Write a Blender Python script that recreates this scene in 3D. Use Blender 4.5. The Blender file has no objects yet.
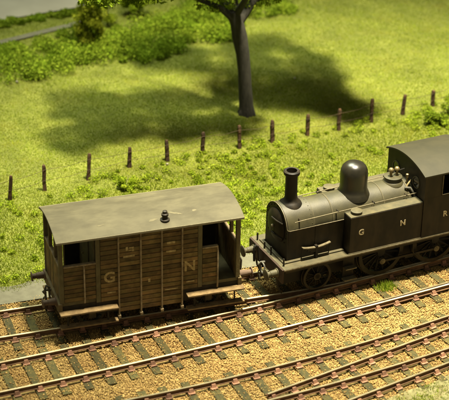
import bpy, math, random
import numpy as np
from mathutils import Vector, Matrix

# 1 unit = 1 m at the full size the models stand for (a model railway diorama)
random.seed(7); rng = np.random.default_rng(7)
S = bpy.context.scene; COL = S.collection
PI = math.pi

# ------------------------------------------------------------------ camera
cam_d = bpy.data.cameras.new('camera'); cam = bpy.data.objects.new('camera', cam_d); COL.objects.link(cam)
S.camera = cam
F_PX, YAW, PITCH, ROLL = 1606.2, -0.3192, 0.4905, 0.0177
CAM = Vector((-8.132, -41.754, 26.731))
fw = Vector((-math.sin(YAW)*math.cos(PITCH), math.cos(YAW)*math.cos(PITCH), -math.sin(PITCH)))
rt = Vector((math.cos(YAW), math.sin(YAW), 0)); up = rt.cross(fw)
r2 = rt*math.cos(ROLL)+up*math.sin(ROLL); u2 = -rt*math.sin(ROLL)+up*math.cos(ROLL)
cam.matrix_world = Matrix(((r2.x, u2.x, -fw.x, CAM.x), (r2.y, u2.y, -fw.y, CAM.y), (r2.z, u2.z, -fw.z, CAM.z), (0, 0, 0, 1)))
cam_d.sensor_width = 36; cam_d.sensor_fit = 'HORIZONTAL'; cam_d.lens = F_PX/449*36
cam_d.clip_start = 0.5; cam_d.clip_end = 500
cam_d.dof.use_dof = True; cam_d.dof.focus_distance = 51.5; cam_d.dof.aperture_fstop = 0.40

# ------------------------------------------------------------------ light: room ambience, one exhibition spotlight and an added fill lamp
W = bpy.data.worlds.new('World'); S.world = W; W.use_nodes = True
bg = W.node_tree.nodes['Background']; bg.inputs[0].default_value = (1.0, 0.93, 0.68, 1); bg.inputs[1].default_value = 0.155
ld = bpy.data.lights.new('spotlight', 'SPOT'); lo = bpy.data.objects.new('spotlight', ld); COL.objects.link(lo)
LP = Vector((13.5, -2.0, 62.0)); LT = Vector((14.5, 5.0, 0))
lo.location = LP; lo.rotation_euler = (LT-LP).to_track_quat('-Z', 'Y').to_euler()
ld.energy = 590000; ld.color = (1.0, 0.89, 0.66); ld.shadow_soft_size = 2.6; ld.spot_size = math.radians(41); ld.spot_blend = 0.9
fill_ld = bpy.data.lights.new('spotlight', 'SPOT'); fill_lo = bpy.data.objects.new('spotlight', fill_ld); COL.objects.link(fill_lo)  # fill lamp added to brighten the tree shade, no such source seen
fill_lo.location = (4.0, 30.0, 58.0); fill_lo.rotation_euler = (Vector((9, 9, 0))-fill_lo.location).to_track_quat('-Z', 'Y').to_euler()
fill_ld.energy = 190000; fill_ld.color = (0.93, 1.0, 0.74); fill_ld.shadow_soft_size = 15.0; fill_ld.spot_size = math.radians(60); fill_ld.spot_blend = 1.0
S.view_settings.view_transform = 'Standard'; S.view_settings.look = 'None'; S.view_settings.gamma = 1
S.view_settings.use_curve_mapping = False; S.view_settings.exposure = 0.6
S.cycles.max_bounces = 6; S.cycles.use_denoising = True

# ------------------------------------------------------------------ materials
MATS = {}
def mat(name, c1, c2=None, scale=6, rough=0.8, metal=0.0, bump=0.0, bscale=None, dirt=None, dirt_amt=0.5, dscale=2.0, vary=0.0, spec=0.3, stretch=None, attr=None, dstretch=None):
    m = bpy.data.materials.new(name); m.use_nodes = True; nt = m.node_tree; N = nt.nodes; L = nt.links
    b = N['Principled BSDF']; b.inputs['Roughness'].default_value = rough; b.inputs['Metallic'].default_value = metal
    b.inputs['Specular IOR Level'].default_value = spec
    tc = N.new('ShaderNodeTexCoord'); vec = tc.outputs['Object']
    if vary:      # pieces that share a mesh still differ: each reads the noise somewhere else
        ob = N.new('ShaderNodeObjectInfo'); sc_ = N.new('ShaderNodeVectorMath'); sc_.operation = 'SCALE'; sc_.inputs[0].default_value = (37, 53, 71)
        L.new(ob.outputs['Random'], sc_.inputs['Scale']); ad = N.new('ShaderNodeVectorMath'); ad.operation = 'ADD'; L.new(vec, ad.inputs[0]); L.new(sc_.outputs[0], ad.inputs[1]); vec = ad.outputs[0]
    dvec = vec
    if stretch:
        mp = N.new('ShaderNodeMapping'); mp.inputs['Scale'].default_value = stretch; L.new(vec, mp.inputs['Vector']); vec = mp.outputs[0]
    if attr:
        at = N.new('ShaderNodeAttribute'); at.attribute_name = attr; fac = at.outputs['Fac']
    else:
        n1 = N.new('ShaderNodeTexNoise'); n1.inputs['Scale'].default_value = scale; n1.inputs['Detail'].default_value = 6
        L.new(vec, n1.inputs['Vector'])
        rp = N.new('ShaderNodeMapRange'); rp.inputs['From Min'].default_value = 0.33; rp.inputs['From Max'].default_value = 0.67
        L.new(n1.outputs['Fac'], rp.inputs['Value']); fac = rp.outputs[0]
    mx = N.new('ShaderNodeMix'); mx.data_type = 'RGBA'
    mx.inputs['A'].default_value = (*c1, 1); mx.inputs['B'].default_value = (*(c2 or c1), 1); L.new(fac, mx.inputs['Factor'])
    col = mx.outputs['Result']
    if dirt:
        n2 = N.new('ShaderNodeTexNoise'); n2.inputs['Scale'].default_value = dscale; n2.inputs['Detail'].default_value = 8; n2.inputs['Roughness'].default_value = 0.65
        if dstretch:
            md = N.new('ShaderNodeMapping'); md.inputs['Scale'].default_value = dstretch; L.new(dvec, md.inputs['Vector']); L.new(md.outputs[0], n2.inputs['Vector'])
        else: L.new(dvec, n2.inputs['Vector'])
        r = N.new('ShaderNodeMapRange'); r.inputs['From Min'].default_value = 0.42; r.inputs['From Max'].default_value = 0.68; r.inputs['To Max'].default_value = dirt_amt
        L.new(n2.outputs['Fac'], r.inputs['Value'])
        m2 = N.new('ShaderNodeMix'); m2.data_type = 'RGBA'; L.new(r.outputs[0], m2.inputs['Factor']); L.new(col, m2.inputs['A'])
        m2.inputs['B'].default_value = (*dirt, 1); col = m2.outputs['Result']
    if vary:
        oi = N.new('ShaderNodeObjectInfo'); r = N.new('ShaderNodeMapRange'); r.inputs['To Min'].default_value = 1-vary; r.inputs['To Max'].default_value = 1+vary
        L.new(oi.outputs['Random'], r.inputs['Value'])
        h = N.new('ShaderNodeHueSaturation'); L.new(r.outputs[0], h.inputs['Value']); L.new(col, h.inputs['Color']); col = h.outputs[0]
    L.new(col, b.inputs['Base Color'])
    if bump:
        nb = N.new('ShaderNodeTexNoise'); nb.inputs['Scale'].default_value = bscale or scale*4; nb.inputs['Detail'].default_value = 5; L.new(vec, nb.inputs['Vector'])
        bp = N.new('ShaderNodeBump'); bp.inputs['Strength'].default_value = bump; bp.inputs['Distance'].default_value = 0.02
        L.new(nb.outputs['Fac'], bp.inputs['Height']); L.new(bp.outputs[0], b.inputs['Normal'])
    MATS[name] = m; return m

def leafmat(name, stops, patch_scale=0.35, patch=(0.75, 1.2), transl=0.35, dry=0.0):
    """leaf / grass: colour by the per-face attribute 'rnd', patches by noise over the ground, light shines through"""
    m = bpy.data.materials.new(name); m.use_nodes = True; nt = m.node_tree; N = nt.nodes; L = nt.links
    N.remove(N['Principled BSDF']); out = N['Material Output']
    at = N.new('ShaderNodeAttribute'); at.attribute_name = 'rnd'
    cr = N.new('ShaderNodeValToRGB'); e = cr.color_ramp.elements
    while len(e) < len(stops): e.new(0.5)
    for el, (p, c) in zip(e, stops): el.position = p; el.color = (*c, 1)
    L.new(at.outputs['Fac'], cr.inputs[0])
    tc = N.new('ShaderNodeTexCoord'); nz = N.new('ShaderNodeTexNoise'); nz.inputs['Scale'].default_value = patch_scale; nz.inputs['Detail'].default_value = 5
    L.new(tc.outputs['Object'], nz.inputs['Vector'])
    r = N.new('ShaderNodeMapRange'); r.inputs['From Min'].default_value = 0.3; r.inputs['From Max'].default_value = 0.7; r.inputs['To Min'].default_value, r.inputs['To Max'].default_value = patch
    L.new(nz.outputs['Fac'], r.inputs['Value'])
    n2 = N.new('ShaderNodeTexNoise'); n2.inputs['Scale'].default_value = 0.8; n2.inputs['Detail'].default_value = 7; n2.inputs['Roughness'].default_value = 0.7
    L.new(tc.outputs['Object'], n2.inputs['Vector'])
    rr = N.new('ShaderNodeMapRange'); rr.inputs['From Min'].default_value = 0.50; rr.inputs['From Max'].default_value = 0.68; rr.inputs['To Max'].default_value = dry
    L.new(n2.outputs['Fac'], rr.inputs['Value'])
    dm = N.new('ShaderNodeMix'); dm.data_type = 'RGBA'; L.new(rr.outputs[0], dm.inputs['Factor']); L.new(cr.outputs[0], dm.inputs['A']); dm.inputs['B'].default_value = (0.29, 0.27, 0.035, 1)
    h = N.new('ShaderNodeHueSaturation'); L.new(dm.outputs['Result'], h.inputs['Color']); L.new(r.outputs[0], h.inputs['Value'])
    d = N.new('ShaderNodeBsdfDiffuse'); t = N.new('ShaderNodeBsdfTranslucent'); ms = N.new('ShaderNodeMixShader'); ms.inputs[0].default_value = transl
    L.new(h.outputs[0], d.inputs[0]); L.new(h.outputs[0], t.inputs[0]); L.new(d.outputs[0], ms.inputs[1]); L.new(t.outputs[0], ms.inputs[2]); L.new(ms.outputs[0], out.inputs[0])
    MATS[name] = m; return m

mat('soil_green', (0.1056, 0.1188, 0.0198), (0.1584, 0.1716, 0.0297), scale=1.2, rough=1, bump=0.6, bscale=14, dirt=(0.0660, 0.0726, 0.0132), dscale=0.5)
mat('ballast_sheet', (0.20, 0.125, 0.042), (0.34, 0.235, 0.085), scale=9, rough=1, bump=1.0, bscale=22)
mat('path_grey', (0.0766, 0.0738, 0.0486), (0.0985, 0.0957, 0.0640), scale=4, rough=0.95, bump=0.3, bscale=30)
mat('road_grey', (0.1950, 0.1800, 0.1425), (0.2400, 0.2250, 0.1800), scale=0.6, rough=0.95, bump=0.15)
mat('verge_pale', (0.11, 0.105, 0.045), (0.22, 0.21, 0.10), scale=5, rough=1, bump=0.8, bscale=24, dirt=(0.10, 0.075, 0.025), dscale=2.2, dirt_amt=0.9)
mat('sleeper_wood', (0.0296, 0.0279, 0.0090), (0.0512, 0.0474, 0.0153), scale=3, rough=0.9, bump=0.6, bscale=20, dirt=(0.1076, 0.0807, 0.0185), dirt_amt=0.55, dscale=6, vary=0.3, stretch=(6, 1, 1))
mat('rail_rust', (0.085, 0.045, 0.022), (0.14, 0.078, 0.038), scale=5, rough=0.85, bump=0.3, dirt=(0.20, 0.12, 0.05), dscale=4)
mat('rail_steel', (0.40, 0.34, 0.20), (0.62, 0.54, 0.35), scale=2.5, rough=0.7, metal=0.0, spec=0.2, dirt=(0.22, 0.14, 0.06), dscale=1.5, dirt_amt=0.6)
mat('rail_dull', (0.1200, 0.1020, 0.0510), (0.1920, 0.1620, 0.0900), scale=2.5, rough=0.6, metal=0.1)
mat('chair_rust', (0.1520, 0.0800, 0.0475), (0.2400, 0.1240, 0.0756), scale=9, rough=0.9, dirt=(0.0960, 0.0560, 0.0288), dscale=8, vary=0.45)
mat('stone', (0.115, 0.066, 0.018), (0.50, 0.36, 0.125), rough=0.95, attr='rnd', dirt=(0.26, 0.135, 0.04), dirt_amt=0.55, dscale=0.8)
mat('van_wood', (0.135, 0.108, 0.034), (0.185, 0.110, 0.040), scale=1.6, rough=0.8, bump=0.6, bscale=14, dirt=(0.045, 0.030, 0.010), dirt_amt=0.85, dscale=2.4, vary=0.34, stretch=(0.8, 4, 5))
mat('van_frame', (0.085, 0.062, 0.026), (0.13, 0.098, 0.042), scale=5, rough=0.8, dirt=(0.045, 0.032, 0.015), dscale=4, bump=0.3)
mat('van_stile', (0.1000, 0.0864, 0.0384), (0.1360, 0.1160, 0.0544), scale=4, rough=0.8, dirt=(0.0480, 0.0360, 0.0160), dscale=3, bump=0.4, bscale=18)
mat('van_strip', (0.20, 0.155, 0.085), (0.30, 0.235, 0.135), scale=7, rough=0.7, dirt=(0.08, 0.055, 0.025), dscale=5, dirt_amt=0.7)
mat('van_board', (0.1546, 0.1049, 0.0445), (0.2208, 0.1546, 0.0704), scale=5, rough=0.85, dirt=(0.0662, 0.0414, 0.0165), dscale=4, dirt_amt=0.8, bump=0.4, stretch=(1, 5, 5))
mat('van_dark', (0.022, 0.018, 0.011), (0.04, 0.032, 0.018), scale=5, rough=0.9)
mat('van_roof', (0.0660, 0.0590, 0.0324), (0.0920, 0.0820, 0.0450), scale=1.3, rough=0.75, dirt=(0.0360, 0.0310, 0.0153), dirt_amt=0.8, dscale=1.1, dstretch=(0.7, 1.8, 1), bump=0.2, bscale=20)
mat('lit_edge', (0.2268, 0.2041, 0.1285), (0.1814, 0.1588, 0.0983), scale=9, rough=0.8)  # pale tone standing in for light that catches the roof edge
mat('scrape', (0.125, 0.110, 0.062), (0.09, 0.08, 0.045), scale=9, rough=0.8)
mat('lettering', (0.4641, 0.3647, 0.1658), (0.2652, 0.1989, 0.0829), scale=14, rough=0.8, dirt=(0.1436, 0.1050, 0.0387), dscale=9, dirt_amt=0.6)
mat('loco_letter', (0.55, 0.47, 0.29), (0.38, 0.32, 0.19), scale=14, rough=0.7)
mat('buffer_wood', (0.0960, 0.0630, 0.0420), (0.1320, 0.0900, 0.0600), scale=8, rough=0.8, dirt=(0.0480, 0.0300, 0.0180), dscale=8)
mat('iron_grey', (0.0450, 0.0438, 0.0330), (0.0780, 0.0720, 0.0540), scale=8, rough=0.6, metal=0.2)
mat('loco_black', (0.0045, 0.0036, 0.0017), (0.009, 0.0072, 0.0036), scale=3, rough=0.55, dirt=(0.030, 0.0215, 0.0095), dirt_amt=0.75, dscale=1.6, dstretch=(1.5, 1.5, 0.45), bump=0.1, bscale=30, spec=0.25)
mat('loco_boiler', (0.0295, 0.0266, 0.0114), (0.0405, 0.0362, 0.0154), scale=2.5, rough=0.48, dirt=(0.0547, 0.0476, 0.0198), dirt_amt=0.6, dscale=2.5, bump=0.08, bscale=30, spec=0.5)
mat('loco_plate', (0.0459, 0.0410, 0.0206), (0.0648, 0.0567, 0.0289), scale=4, rough=0.65, dirt=(0.0918, 0.0756, 0.0351), dirt_amt=0.7, dscale=3, bump=0.15)
mat('loco_roof', (0.0203, 0.0190, 0.0086), (0.0274, 0.0246, 0.0111), scale=2, rough=0.6, dirt=(0.0351, 0.0309, 0.0139), dirt_amt=0.6, dscale=1.2, bump=0.1)
mat('loco_gloss', (0.0083, 0.0072, 0.0036), (0.0121, 0.0106, 0.0055), scale=3, rough=0.30, dirt=(0.0227, 0.0196, 0.0096), dirt_amt=0.35, dscale=3, spec=0.6)
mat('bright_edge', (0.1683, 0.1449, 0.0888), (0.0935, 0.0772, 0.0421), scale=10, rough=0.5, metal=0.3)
mat('brass', (0.2520, 0.1980, 0.0960), (0.1800, 0.1380, 0.0600), scale=8, rough=0.4, metal=0.6)
mat('beam_red', (0.0247, 0.0129, 0.0068), (0.0342, 0.0182, 0.0099), scale=6, rough=0.7)
mat('wheel_black', (0.0053, 0.0045, 0.0027), (0.0090, 0.0077, 0.0045), scale=6, rough=0.6)
mat('tyre_steel', (0.0205, 0.0171, 0.0111), (0.0342, 0.0282, 0.0171), scale=6, rough=0.5, metal=0.3)
mat('glass_dark', (0.008, 0.008, 0.007), (0.012, 0.012, 0.01), rough=0.12, spec=0.6)
mat('post_wood', (0.0475, 0.0256, 0.0107), (0.0784, 0.0433, 0.0198), scale=10, rough=0.95, bump=0.6, dirt=(0.0145, 0.0099, 0.0054), dirt_amt=0.9, dscale=7, vary=0.25)
mat('wire', (0.03, 0.025, 0.012), (0.07, 0.045, 0.02), scale=5, rough=0.8)
mat('bark', (0.0221, 0.0213, 0.0161), (0.0408, 0.0382, 0.0289), scale=5, rough=0.85, bump=0.8, bscale=14, stretch=(3, 3, 0.6))
mat('pebble', (0.3000, 0.2820, 0.2160), (0.2160, 0.1920, 0.1320), scale=12, rough=0.9)
leafmat('grass', [(0, (0.065, 0.115, 0.006)), (0.5, (0.180, 0.233, 0.016)), (1, (0.300, 0.340, 0.032))], 0.45, (0.74, 1.22), dry=0.6)
leafmat('flock', [(0, (0.065, 0.120, 0.007)), (0.5, (0.185, 0.27, 0.020)), (1, (0.36, 0.43, 0.045))], 0.9, (0.62, 1.25))
leafmat('flock_bright', [(0, (0.070, 0.115, 0.006)), (0.5, (0.20, 0.27, 0.018)), (1, (0.36, 0.41, 0.042))], 0.9, (0.7, 1.25))
leafmat('leaf_yellow', [(0, (0.09, 0.15, 0.008)), (0.5, (0.25, 0.34, 0.022)), (1, (0.42, 0.48, 0.045))], 1.2, (0.8, 1.3), transl=0.5)
leafmat('leaf_olive', [(0, (0.09, 0.12, 0.008)), (0.5, (0.24, 0.28, 0.022)), (1, (0.40, 0.42, 0.045))], 1.5, (0.75, 1.25), transl=0.5)
leafmat('leaf_green', [(0, (0.05, 0.09, 0.006)), (0.5, (0.15, 0.215, 0.015)), (1, (0.31, 0.37, 0.035))], 1.2, (0.7, 1.2))
M = MATS

# ------------------------------------------------------------------ mesh helpers
class MB:
    def __init__(s): s.v = []; s.f = []
    def add(s, vs, fs):
        b = len(s.v); s.v += [tuple(x) for x in vs]; s.f += [tuple(b+i for i in f) for f in fs]; return s
    def box(s, x0, x1, y0, y1, z0, z1):
        return s.add([(x0,y0,z0),(x1,y0,z0),(x1,y1,z0),(x0,y1,z0),(x0,y0,z1),(x1,y0,z1),(x1,y1,z1),(x0,y1,z1)],
                     [(0,3,2,1),(4,5,6,7),(0,1,5,4),(1,2,6,5),(2,3,7,6),(3,0,4,7)])
    def rings(s, rs, cap0=True, cap1=True, closed=False):
        n = len(rs[0]); b = len(s.v)
        for r in rs: s.v += [tuple(p) for p in r]
        k = len(rs)
        for i in range(k if closed else k-1):
            for j in range(n):
                a = b+i*n; c = b+((i+1) % k)*n
                s.f.append((a+j, a+(j+1) % n, c+(j+1) % n, c+j))
        if not closed:
            if cap0: s.f.append(tuple(b+j for j in reversed(range(n))))
            if cap1: s.f.append(tuple(b+(k-1)*n+j for j in range(n)))
        return s
    def lathe(s, prof, o=(0,0,0), axis='z', n=24, caps=True):
        rs = []
        for r, h in prof:
            ring = []
            for j in range(n):
                a = 2*PI*j/n; c, d = r*math.cos(a), r*math.sin(a)
                p = (c, d, h) if axis == 'z' else (h, c, d) if axis == 'x' else (d, h, c)
                ring.append((o[0]+p[0], o[1]+p[1], o[2]+p[2]))
            rs.append(ring)
        return s.rings(rs, caps, caps)
    def tube(s, pts, r, n=8, closed=False):
        pts = [Vector(p) for p in pts]; rs = []; k = len(pts)
        rad = r if isinstance(r, (list, tuple)) else [r]*k
        prev = None
        for i, p in enumerate(pts):
            if closed: t = pts[(i+1) % k]-pts[i-1]
            else: t = pts[min(i+1, k-1)]-pts[max(i-1, 0)]
            t.normalize()
            if prev is None:
                a = Vector((0, 0, 1)) if abs(t.z) < 0.9 else Vector((1, 0, 0)); u = t.cross(a).normalized()
            else: u = (prev-t*prev.dot(t)).normalized()
            prev = u; w = t.cross(u)
            rs.append([p+(u*math.cos(2*PI*j/n)+w*math.sin(2*PI*j/n))*rad[i] for j in range(n)])
        return s.rings(rs, closed=closed)
    def prism_x(s, poly, x0, x1):   # poly of (y, z), counter-clockwise seen from +x
        return s.rings([[(x0, y, z) for y, z in poly], [(x1, y, z) for y, z in poly]])
    def build(s, name, m, parent=None, smooth=None, bevel=0, loc=None):
        me = bpy.data.meshes.new(name); me.from_pydata(s.v, [], s.f); me.update()
        me.materials.append(M[m] if isinstance(m, str) else m)
        o = bpy.data.objects.new(name, me); COL.objects.link(o)
        if parent is not None: o.parent = parent
        if loc: o.location = loc
        if smooth:
            for p in me.polygons: p.use_smooth = True
            me.set_sharp_from_angle(angle=math.radians(smooth))
        if bevel:
            b = o.modifiers.new('bevel', 'BEVEL'); b.width = bevel; b.segments = 2; b.limit_method = 'ANGLE'
        return o

def tag(o, label=None, cat=None, group=None, kind=None):
    if label: o['label'] = label
    if cat: o['category'] = cat
    if group: o['group'] = group
    if kind: o['kind'] = kind
    return o
def empty(name, loc=(0,0,0), rz=0):
    o = bpy.data.objects.new(name, None); COL.objects.link(o); o.location = loc; o.rotation_euler = (0, 0, rz); o.empty_display_size = 0.2
    return o
def inst(name, me, parent, loc, rz=0):
    o = bpy.data.objects.new(name, me); COL.objects.link(o); o.parent = parent; o.location = loc; o.rotation_euler = (0, 0, rz); return o
def soup(name, V, Fn, rnd, m, parent=None, kind=None):
    """many small faces at once: V (k,3) vertices, Fn corners per face (faces run through V in order, or an index array)"""
    me = bpy.data.meshes.new(name)
    idx = np.arange(len(V)).reshape(-1, Fn) if np.isscalar(Fn) else Fn
    nf, c = idx.shape
    me.vertices.add(len(V)); me.vertices.foreach_set('co', V.astype(np.float32).ravel())
    me.loops.add(nf*c); me.loops.foreach_set('vertex_index', idx.astype(np.int32).ravel())
    me.polygons.add(nf); me.polygons.foreach_set('loop_start', (np.arange(nf)*c).astype(np.int32))
    a = me.attributes.new('rnd', 'FLOAT', 'FACE'); a.data.foreach_set('value', rnd.astype(np.float32))
    me.update(calc_edges=True); me.materials.append(M[m])
    o = bpy.data.objects.new(name, me); COL.objects.link(o)
    if parent is not None: o.parent = parent
    if kind: o['kind'] = kind
    return o

# ------------------------------------------------------------------ the lie of the land and of the tracks
def t1(x):   # centre line of the track the train stands on
    x = np.asarray(x, float); k = np.clip(x-7.3, 0, 6.2)
    return 0.0172*k**2+np.clip(x-13.5, 0, None)*2*0.0172*6.2*0.72
def quad(pts):
    a = np.array(pts); return np.polyfit(a[:, 0], a[:, 1], 2)
Q2 = quad([(-2.05,-2.80),(1.36,-2.585),(3.56,-2.31),(5.43,-2.08),(8.9,-1.56),(11.0,-1.28),(13.1,-0.94)])
QA = quad([(1.28,-4.99),(4.75,-4.70),(8.07,-4.27),(11.99,-3.45)])
def ext(q, x, x1=14.0, x0=-4.0):
    x = np.asarray(x, float); c = np.clip(x, x0, x1); d = 2*q[0]*c+q[1]
    return np.polyval(q, c)+d*(x-c)
def t2(x): return ext(Q2, x, 12.5, -2.5)
def rail_off(fn, x, off):
    """y of a rail `off` to the left of centre line fn, at x (first order)"""
    x = np.asarray(x, float); s = (fn(x+0.05)-fn(x-0.05))/0.1
    return fn(x)+off*np.sqrt(1+s*s)
HG = 0.735
def railA(x): return ext(QA, x, 14, 0)
def t3(x): return rail_off(railA, x, -HG)
def railB(x): return -6.02+0.2675*(np.asarray(x, float)-4.56)
def t4(x): return rail_off(railB, x, -HG)
def edge(x): return np.maximum(t1(x)+1.42, 1.42)          # far edge of the ballast
def pedge(x): x = np.asarray(x, float); return edge(x)+0.92-0.55*np.clip((x-6)/3, 0, 1)+0.10*np.sin(x*1.9)+0.06*np.sin(x*4.3+1)
def gz(x, y):
    x = np.asarray(x, float); y = np.asarray(y, float)
    k = np.clip((y-4)/4, 0, 1)
    return -0.21+k*(0.05*np.sin(x*0.45+1)*np.sin(y*0.38)+0.03*np.sin(x*1.1+y*0.9))

# ground sheet
gx = np.arange(-22, 46.01, 0.5); gy = np.arange(-18, 52.01, 0.5)
X, Y = np.meshgrid(gx, gy, indexing='ij'); D = Y-pedge(X)
Z = np.where(D > -0.3, gz(X, Y)-0.02, -0.36)
V = np.stack([X, Y, Z], -1).reshape(-1, 3); ny = len(gy); I = np.arange(len(gx)*ny).reshape(len(gx), ny)
Fq = np.stack([I[:-1,:-1], I[1:,:-1], I[1:,1:], I[:-1,1:]], -1).reshape(-1, 4)
g = soup('ground', V, Fq, np.zeros(len(Fq)), 'soil_green', kind='structure')
# ballast bed
def strip(name, xs, f0, f1, n, zf, m):
    vs = []; 
    for x in xs:
        a, b = float(f0(x)), float(f1(x))
        for j in range(n+1):
            y = a+(b-a)*j/n; vs.append((x, y, zf(x, y)))
    k = n+1; fs = [(i*k+j, (i+1)*k+j, (i+1)*k+j+1, i*k+j+1) for i in range(len(xs)-1) for j in range(n)]
    o = MB().add(vs, fs).build(name, m); o['kind'] = 'structure'; return o
xs = np.arange(-16, 32.01, 0.4)
strip('ballast_bed', xs, lambda x: -16, lambda x: float(edge(x))+0.25, 40, lambda x, y: -0.262+0.012*math.sin(x*3.1+y*2)*math.sin(y*3.7-x), 'ballast_sheet')
strip('cess_path', xs, lambda x: float(edge(x))+0.02, lambda x: float(pedge(x))+0.25, 3, lambda x, y: -0.212, 'path_grey')
strip('bank', xs, lambda x: -15.0, lambda x: -6.62+0.27*(x-9.3)+0.05*math.sin(x*3), 8, lambda x, y: -0.20+0.01*math.sin(x*5+y*3), 'verge_pale')
strip('road', np.arange(-22, 9.01, 1), lambda x: 25.1+0.17*(x-3.2), lambda x: 44.0, 4, lambda x, y: -0.165, 'road_grey')
strip('footpath', np.arange(-22, 7.51, 0.5), lambda x: 22.95+0.33*(x-4.5), lambda x: 23.35+0.33*(x-4.5), 1, lambda x, y: -0.155, 'path_grey')

# ------------------------------------------------------------------ tracks
def rail_mesh(fn, x0, x1, step=0.35):
    xs = np.arange(x0, x1+1e-6, step); ys = fn(xs)
    prof = [(-0.065,-0.15),(0.065,-0.15),(0.06,-0.125),(0.014,-0.115),(0.014,-0.055),(0.035,-0.045),(0.035,-0.008),(-0.035,-0.008),(-0.035,-0.045),(-0.014,-0.055),(-0.014,-0.115),(-0.06,-0.125)]
    def frames():
        for i, x in enumerate(xs):
            a, b = max(i-1, 0), min(i+1, len(xs)-1); t = Vector((xs[b]-xs[a], ys[b]-ys[a], 0)).normalized()
            yield Vector((x, ys[i], 0)), Vector((-t.y, t.x, 0))
    body = MB().rings([[(p+n*a+Vector((0,0,z))) for a, z in prof] for p, n in frames()])
    top = MB().rings([[(p+n*a+Vector((0,0,z))) for a, z in ((-0.031,-0.0075),(0.031,-0.0075),(0.027,0),(-0.027,0))] for p, n in frames()])
    return body, top
def add_rail(parent, fn, x0, x1, name='rail', top='rail_steel'):
    b, t = rail_mesh(fn, x0, x1); r = b.build(name, 'rail_rust', parent); t.build('running_surface', top, r); return r
cb = MB().box(-0.10,0.10,-0.19,0.19,-0.189,-0.150)
cb.add([(-.075,-.13,-.150),(.075,-.13,-.150),(.06,-.045,-.150),(-.06,-.045,-.150),(-.065,-.085,-.055),(.065,-.085,-.055),(.05,-.040,-.062),(-.05,-.040,-.062)],[(0,1,5,4),(1,2,6,5),(2,3,7,6),(3,0,4,7),(4,5,6,7)])
cb.add([(-.075,.13,-.150),(.075,.13,-.150),(.06,.045,-.150),(-.06,.045,-.150),(-.065,.085,-.055),(.065,.085,-.055),(.05,.040,-.062),(-.05,.040,-.062)],[(1,0,4,5),(2,1,5,6),(3,2,6,7),(0,3,7,4),(7,6,5,4)])
_c = cb.build('chair', 'chair_rust'); CHAIR = _c.data; bpy.data.objects.remove(_c)
SLP = []     # (x, y, angle, y0, y1, half width) of each sleeper, for laying the ballast round it
def sleeper_mesh(L0, L1, w):
    j = [random.uniform(-.012, .012) for _ in range(4)]
    mb = MB().add([(-w+j[0],L0,-.34),(w+j[1],L0,-.34),(w+j[2],L1,-.34),(-w+j[3],L1,-.34),(-w+j[0],L0,-.198),(w+j[1],L0,-.198),(w+j[2],L1,-.198),(-w+j[3],L1,-.198),
                   (-w+.012+j[0],L0+.012,-.19),(w-.012+j[1],L0+.012,-.19),(w-.012+j[2],L1-.012,-.19),(-w+.012+j[3],L1-.012,-.19)],
                  [(0,3,2,1),(0,1,5,4),(1,2,6,5),(2,3,7,6),(3,0,4,7),(4,5,9,8),(5,6,10,9),(6,7,11,10),(7,4,8,11),(8,9,10,11)])
    return mb
def put_sleeper(parent, x, y, ang, L0, L1, w=0.125, name='sleeper'):
    ang += random.uniform(-.02, .02)
    o = sleeper_mesh(L0, L1, w).build(name, 'sleeper_wood', parent); o.location = (x, y, random.uniform(-.008, .004)); o.rotation_euler = (0, 0, ang)
    SLP.append((x, y, ang, L0, L1, w)); return o
def slope(fn, x): return math.atan2(float(fn(x+.05)-fn(x-.05)), .1)
def put_chair(parent, fn, x):
    inst('chair', CHAIR, parent, (x, float(fn(x)), random.uniform(-.003, .003)), slope(fn, x)+random.uniform(-.05, .05))
def cross_rail(px, py, ang, fn):
    """x where the line through (px,py) across a track at angle ang meets rail fn"""
    x = px
    for _ in range(6): x = px-math.tan(ang)*(float(fn(x))-py)
    return x
siding = tag(empty('railway_track'), 'railway track with bright rails under the brake van and locomotive', 'railway track', 'railway tracks')
main = tag(empty('railway_track'), 'middle railway track with a check rail, empty, in front of the train', 'railway track', 'railway tracks')
turn = tag(empty('railway_turnout'), 'turnout in the near right corner where two tracks interlace over shared timbers', 'railway turnout')
r1n = lambda x: rail_off(t1, x, -HG); r1f = lambda x: rail_off(t1, x, HG)
r2n = lambda x: rail_off(t2, x, -HG); r2f = lambda x: rail_off(t2, x, HG)
r1n_ = lambda x: np.maximum(r1n(x), r2f(x)+0.098)
add_rail(siding, r1n_, -9, 18); add_rail(siding, r1f, -9, 18)
add_rail(main, r2n, -9, 18); add_rail(main, r2f, -9, 18)
add_rail(main, lambda x: r2n(x)+0.115, 8.0, 14.5, 'check_rail', 'rail_dull')
rC = lambda x: rail_off(t3, x, -HG); rB = railB; rD = lambda x: rail_off(t4, x, -HG)
add_rail(turn, railA, -9, 16.5, top='rail_dull'); add_rail(turn, rC, -9, 16.5, top='rail_dull')
add_rail(turn, rB, 5.15, 16.5, top='rail_dull'); add_rail(turn, rD, -2, 16.5, top='rail_dull')
add_rail(turn, rB, -2, 4.2, top='rail_dull')
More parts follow.
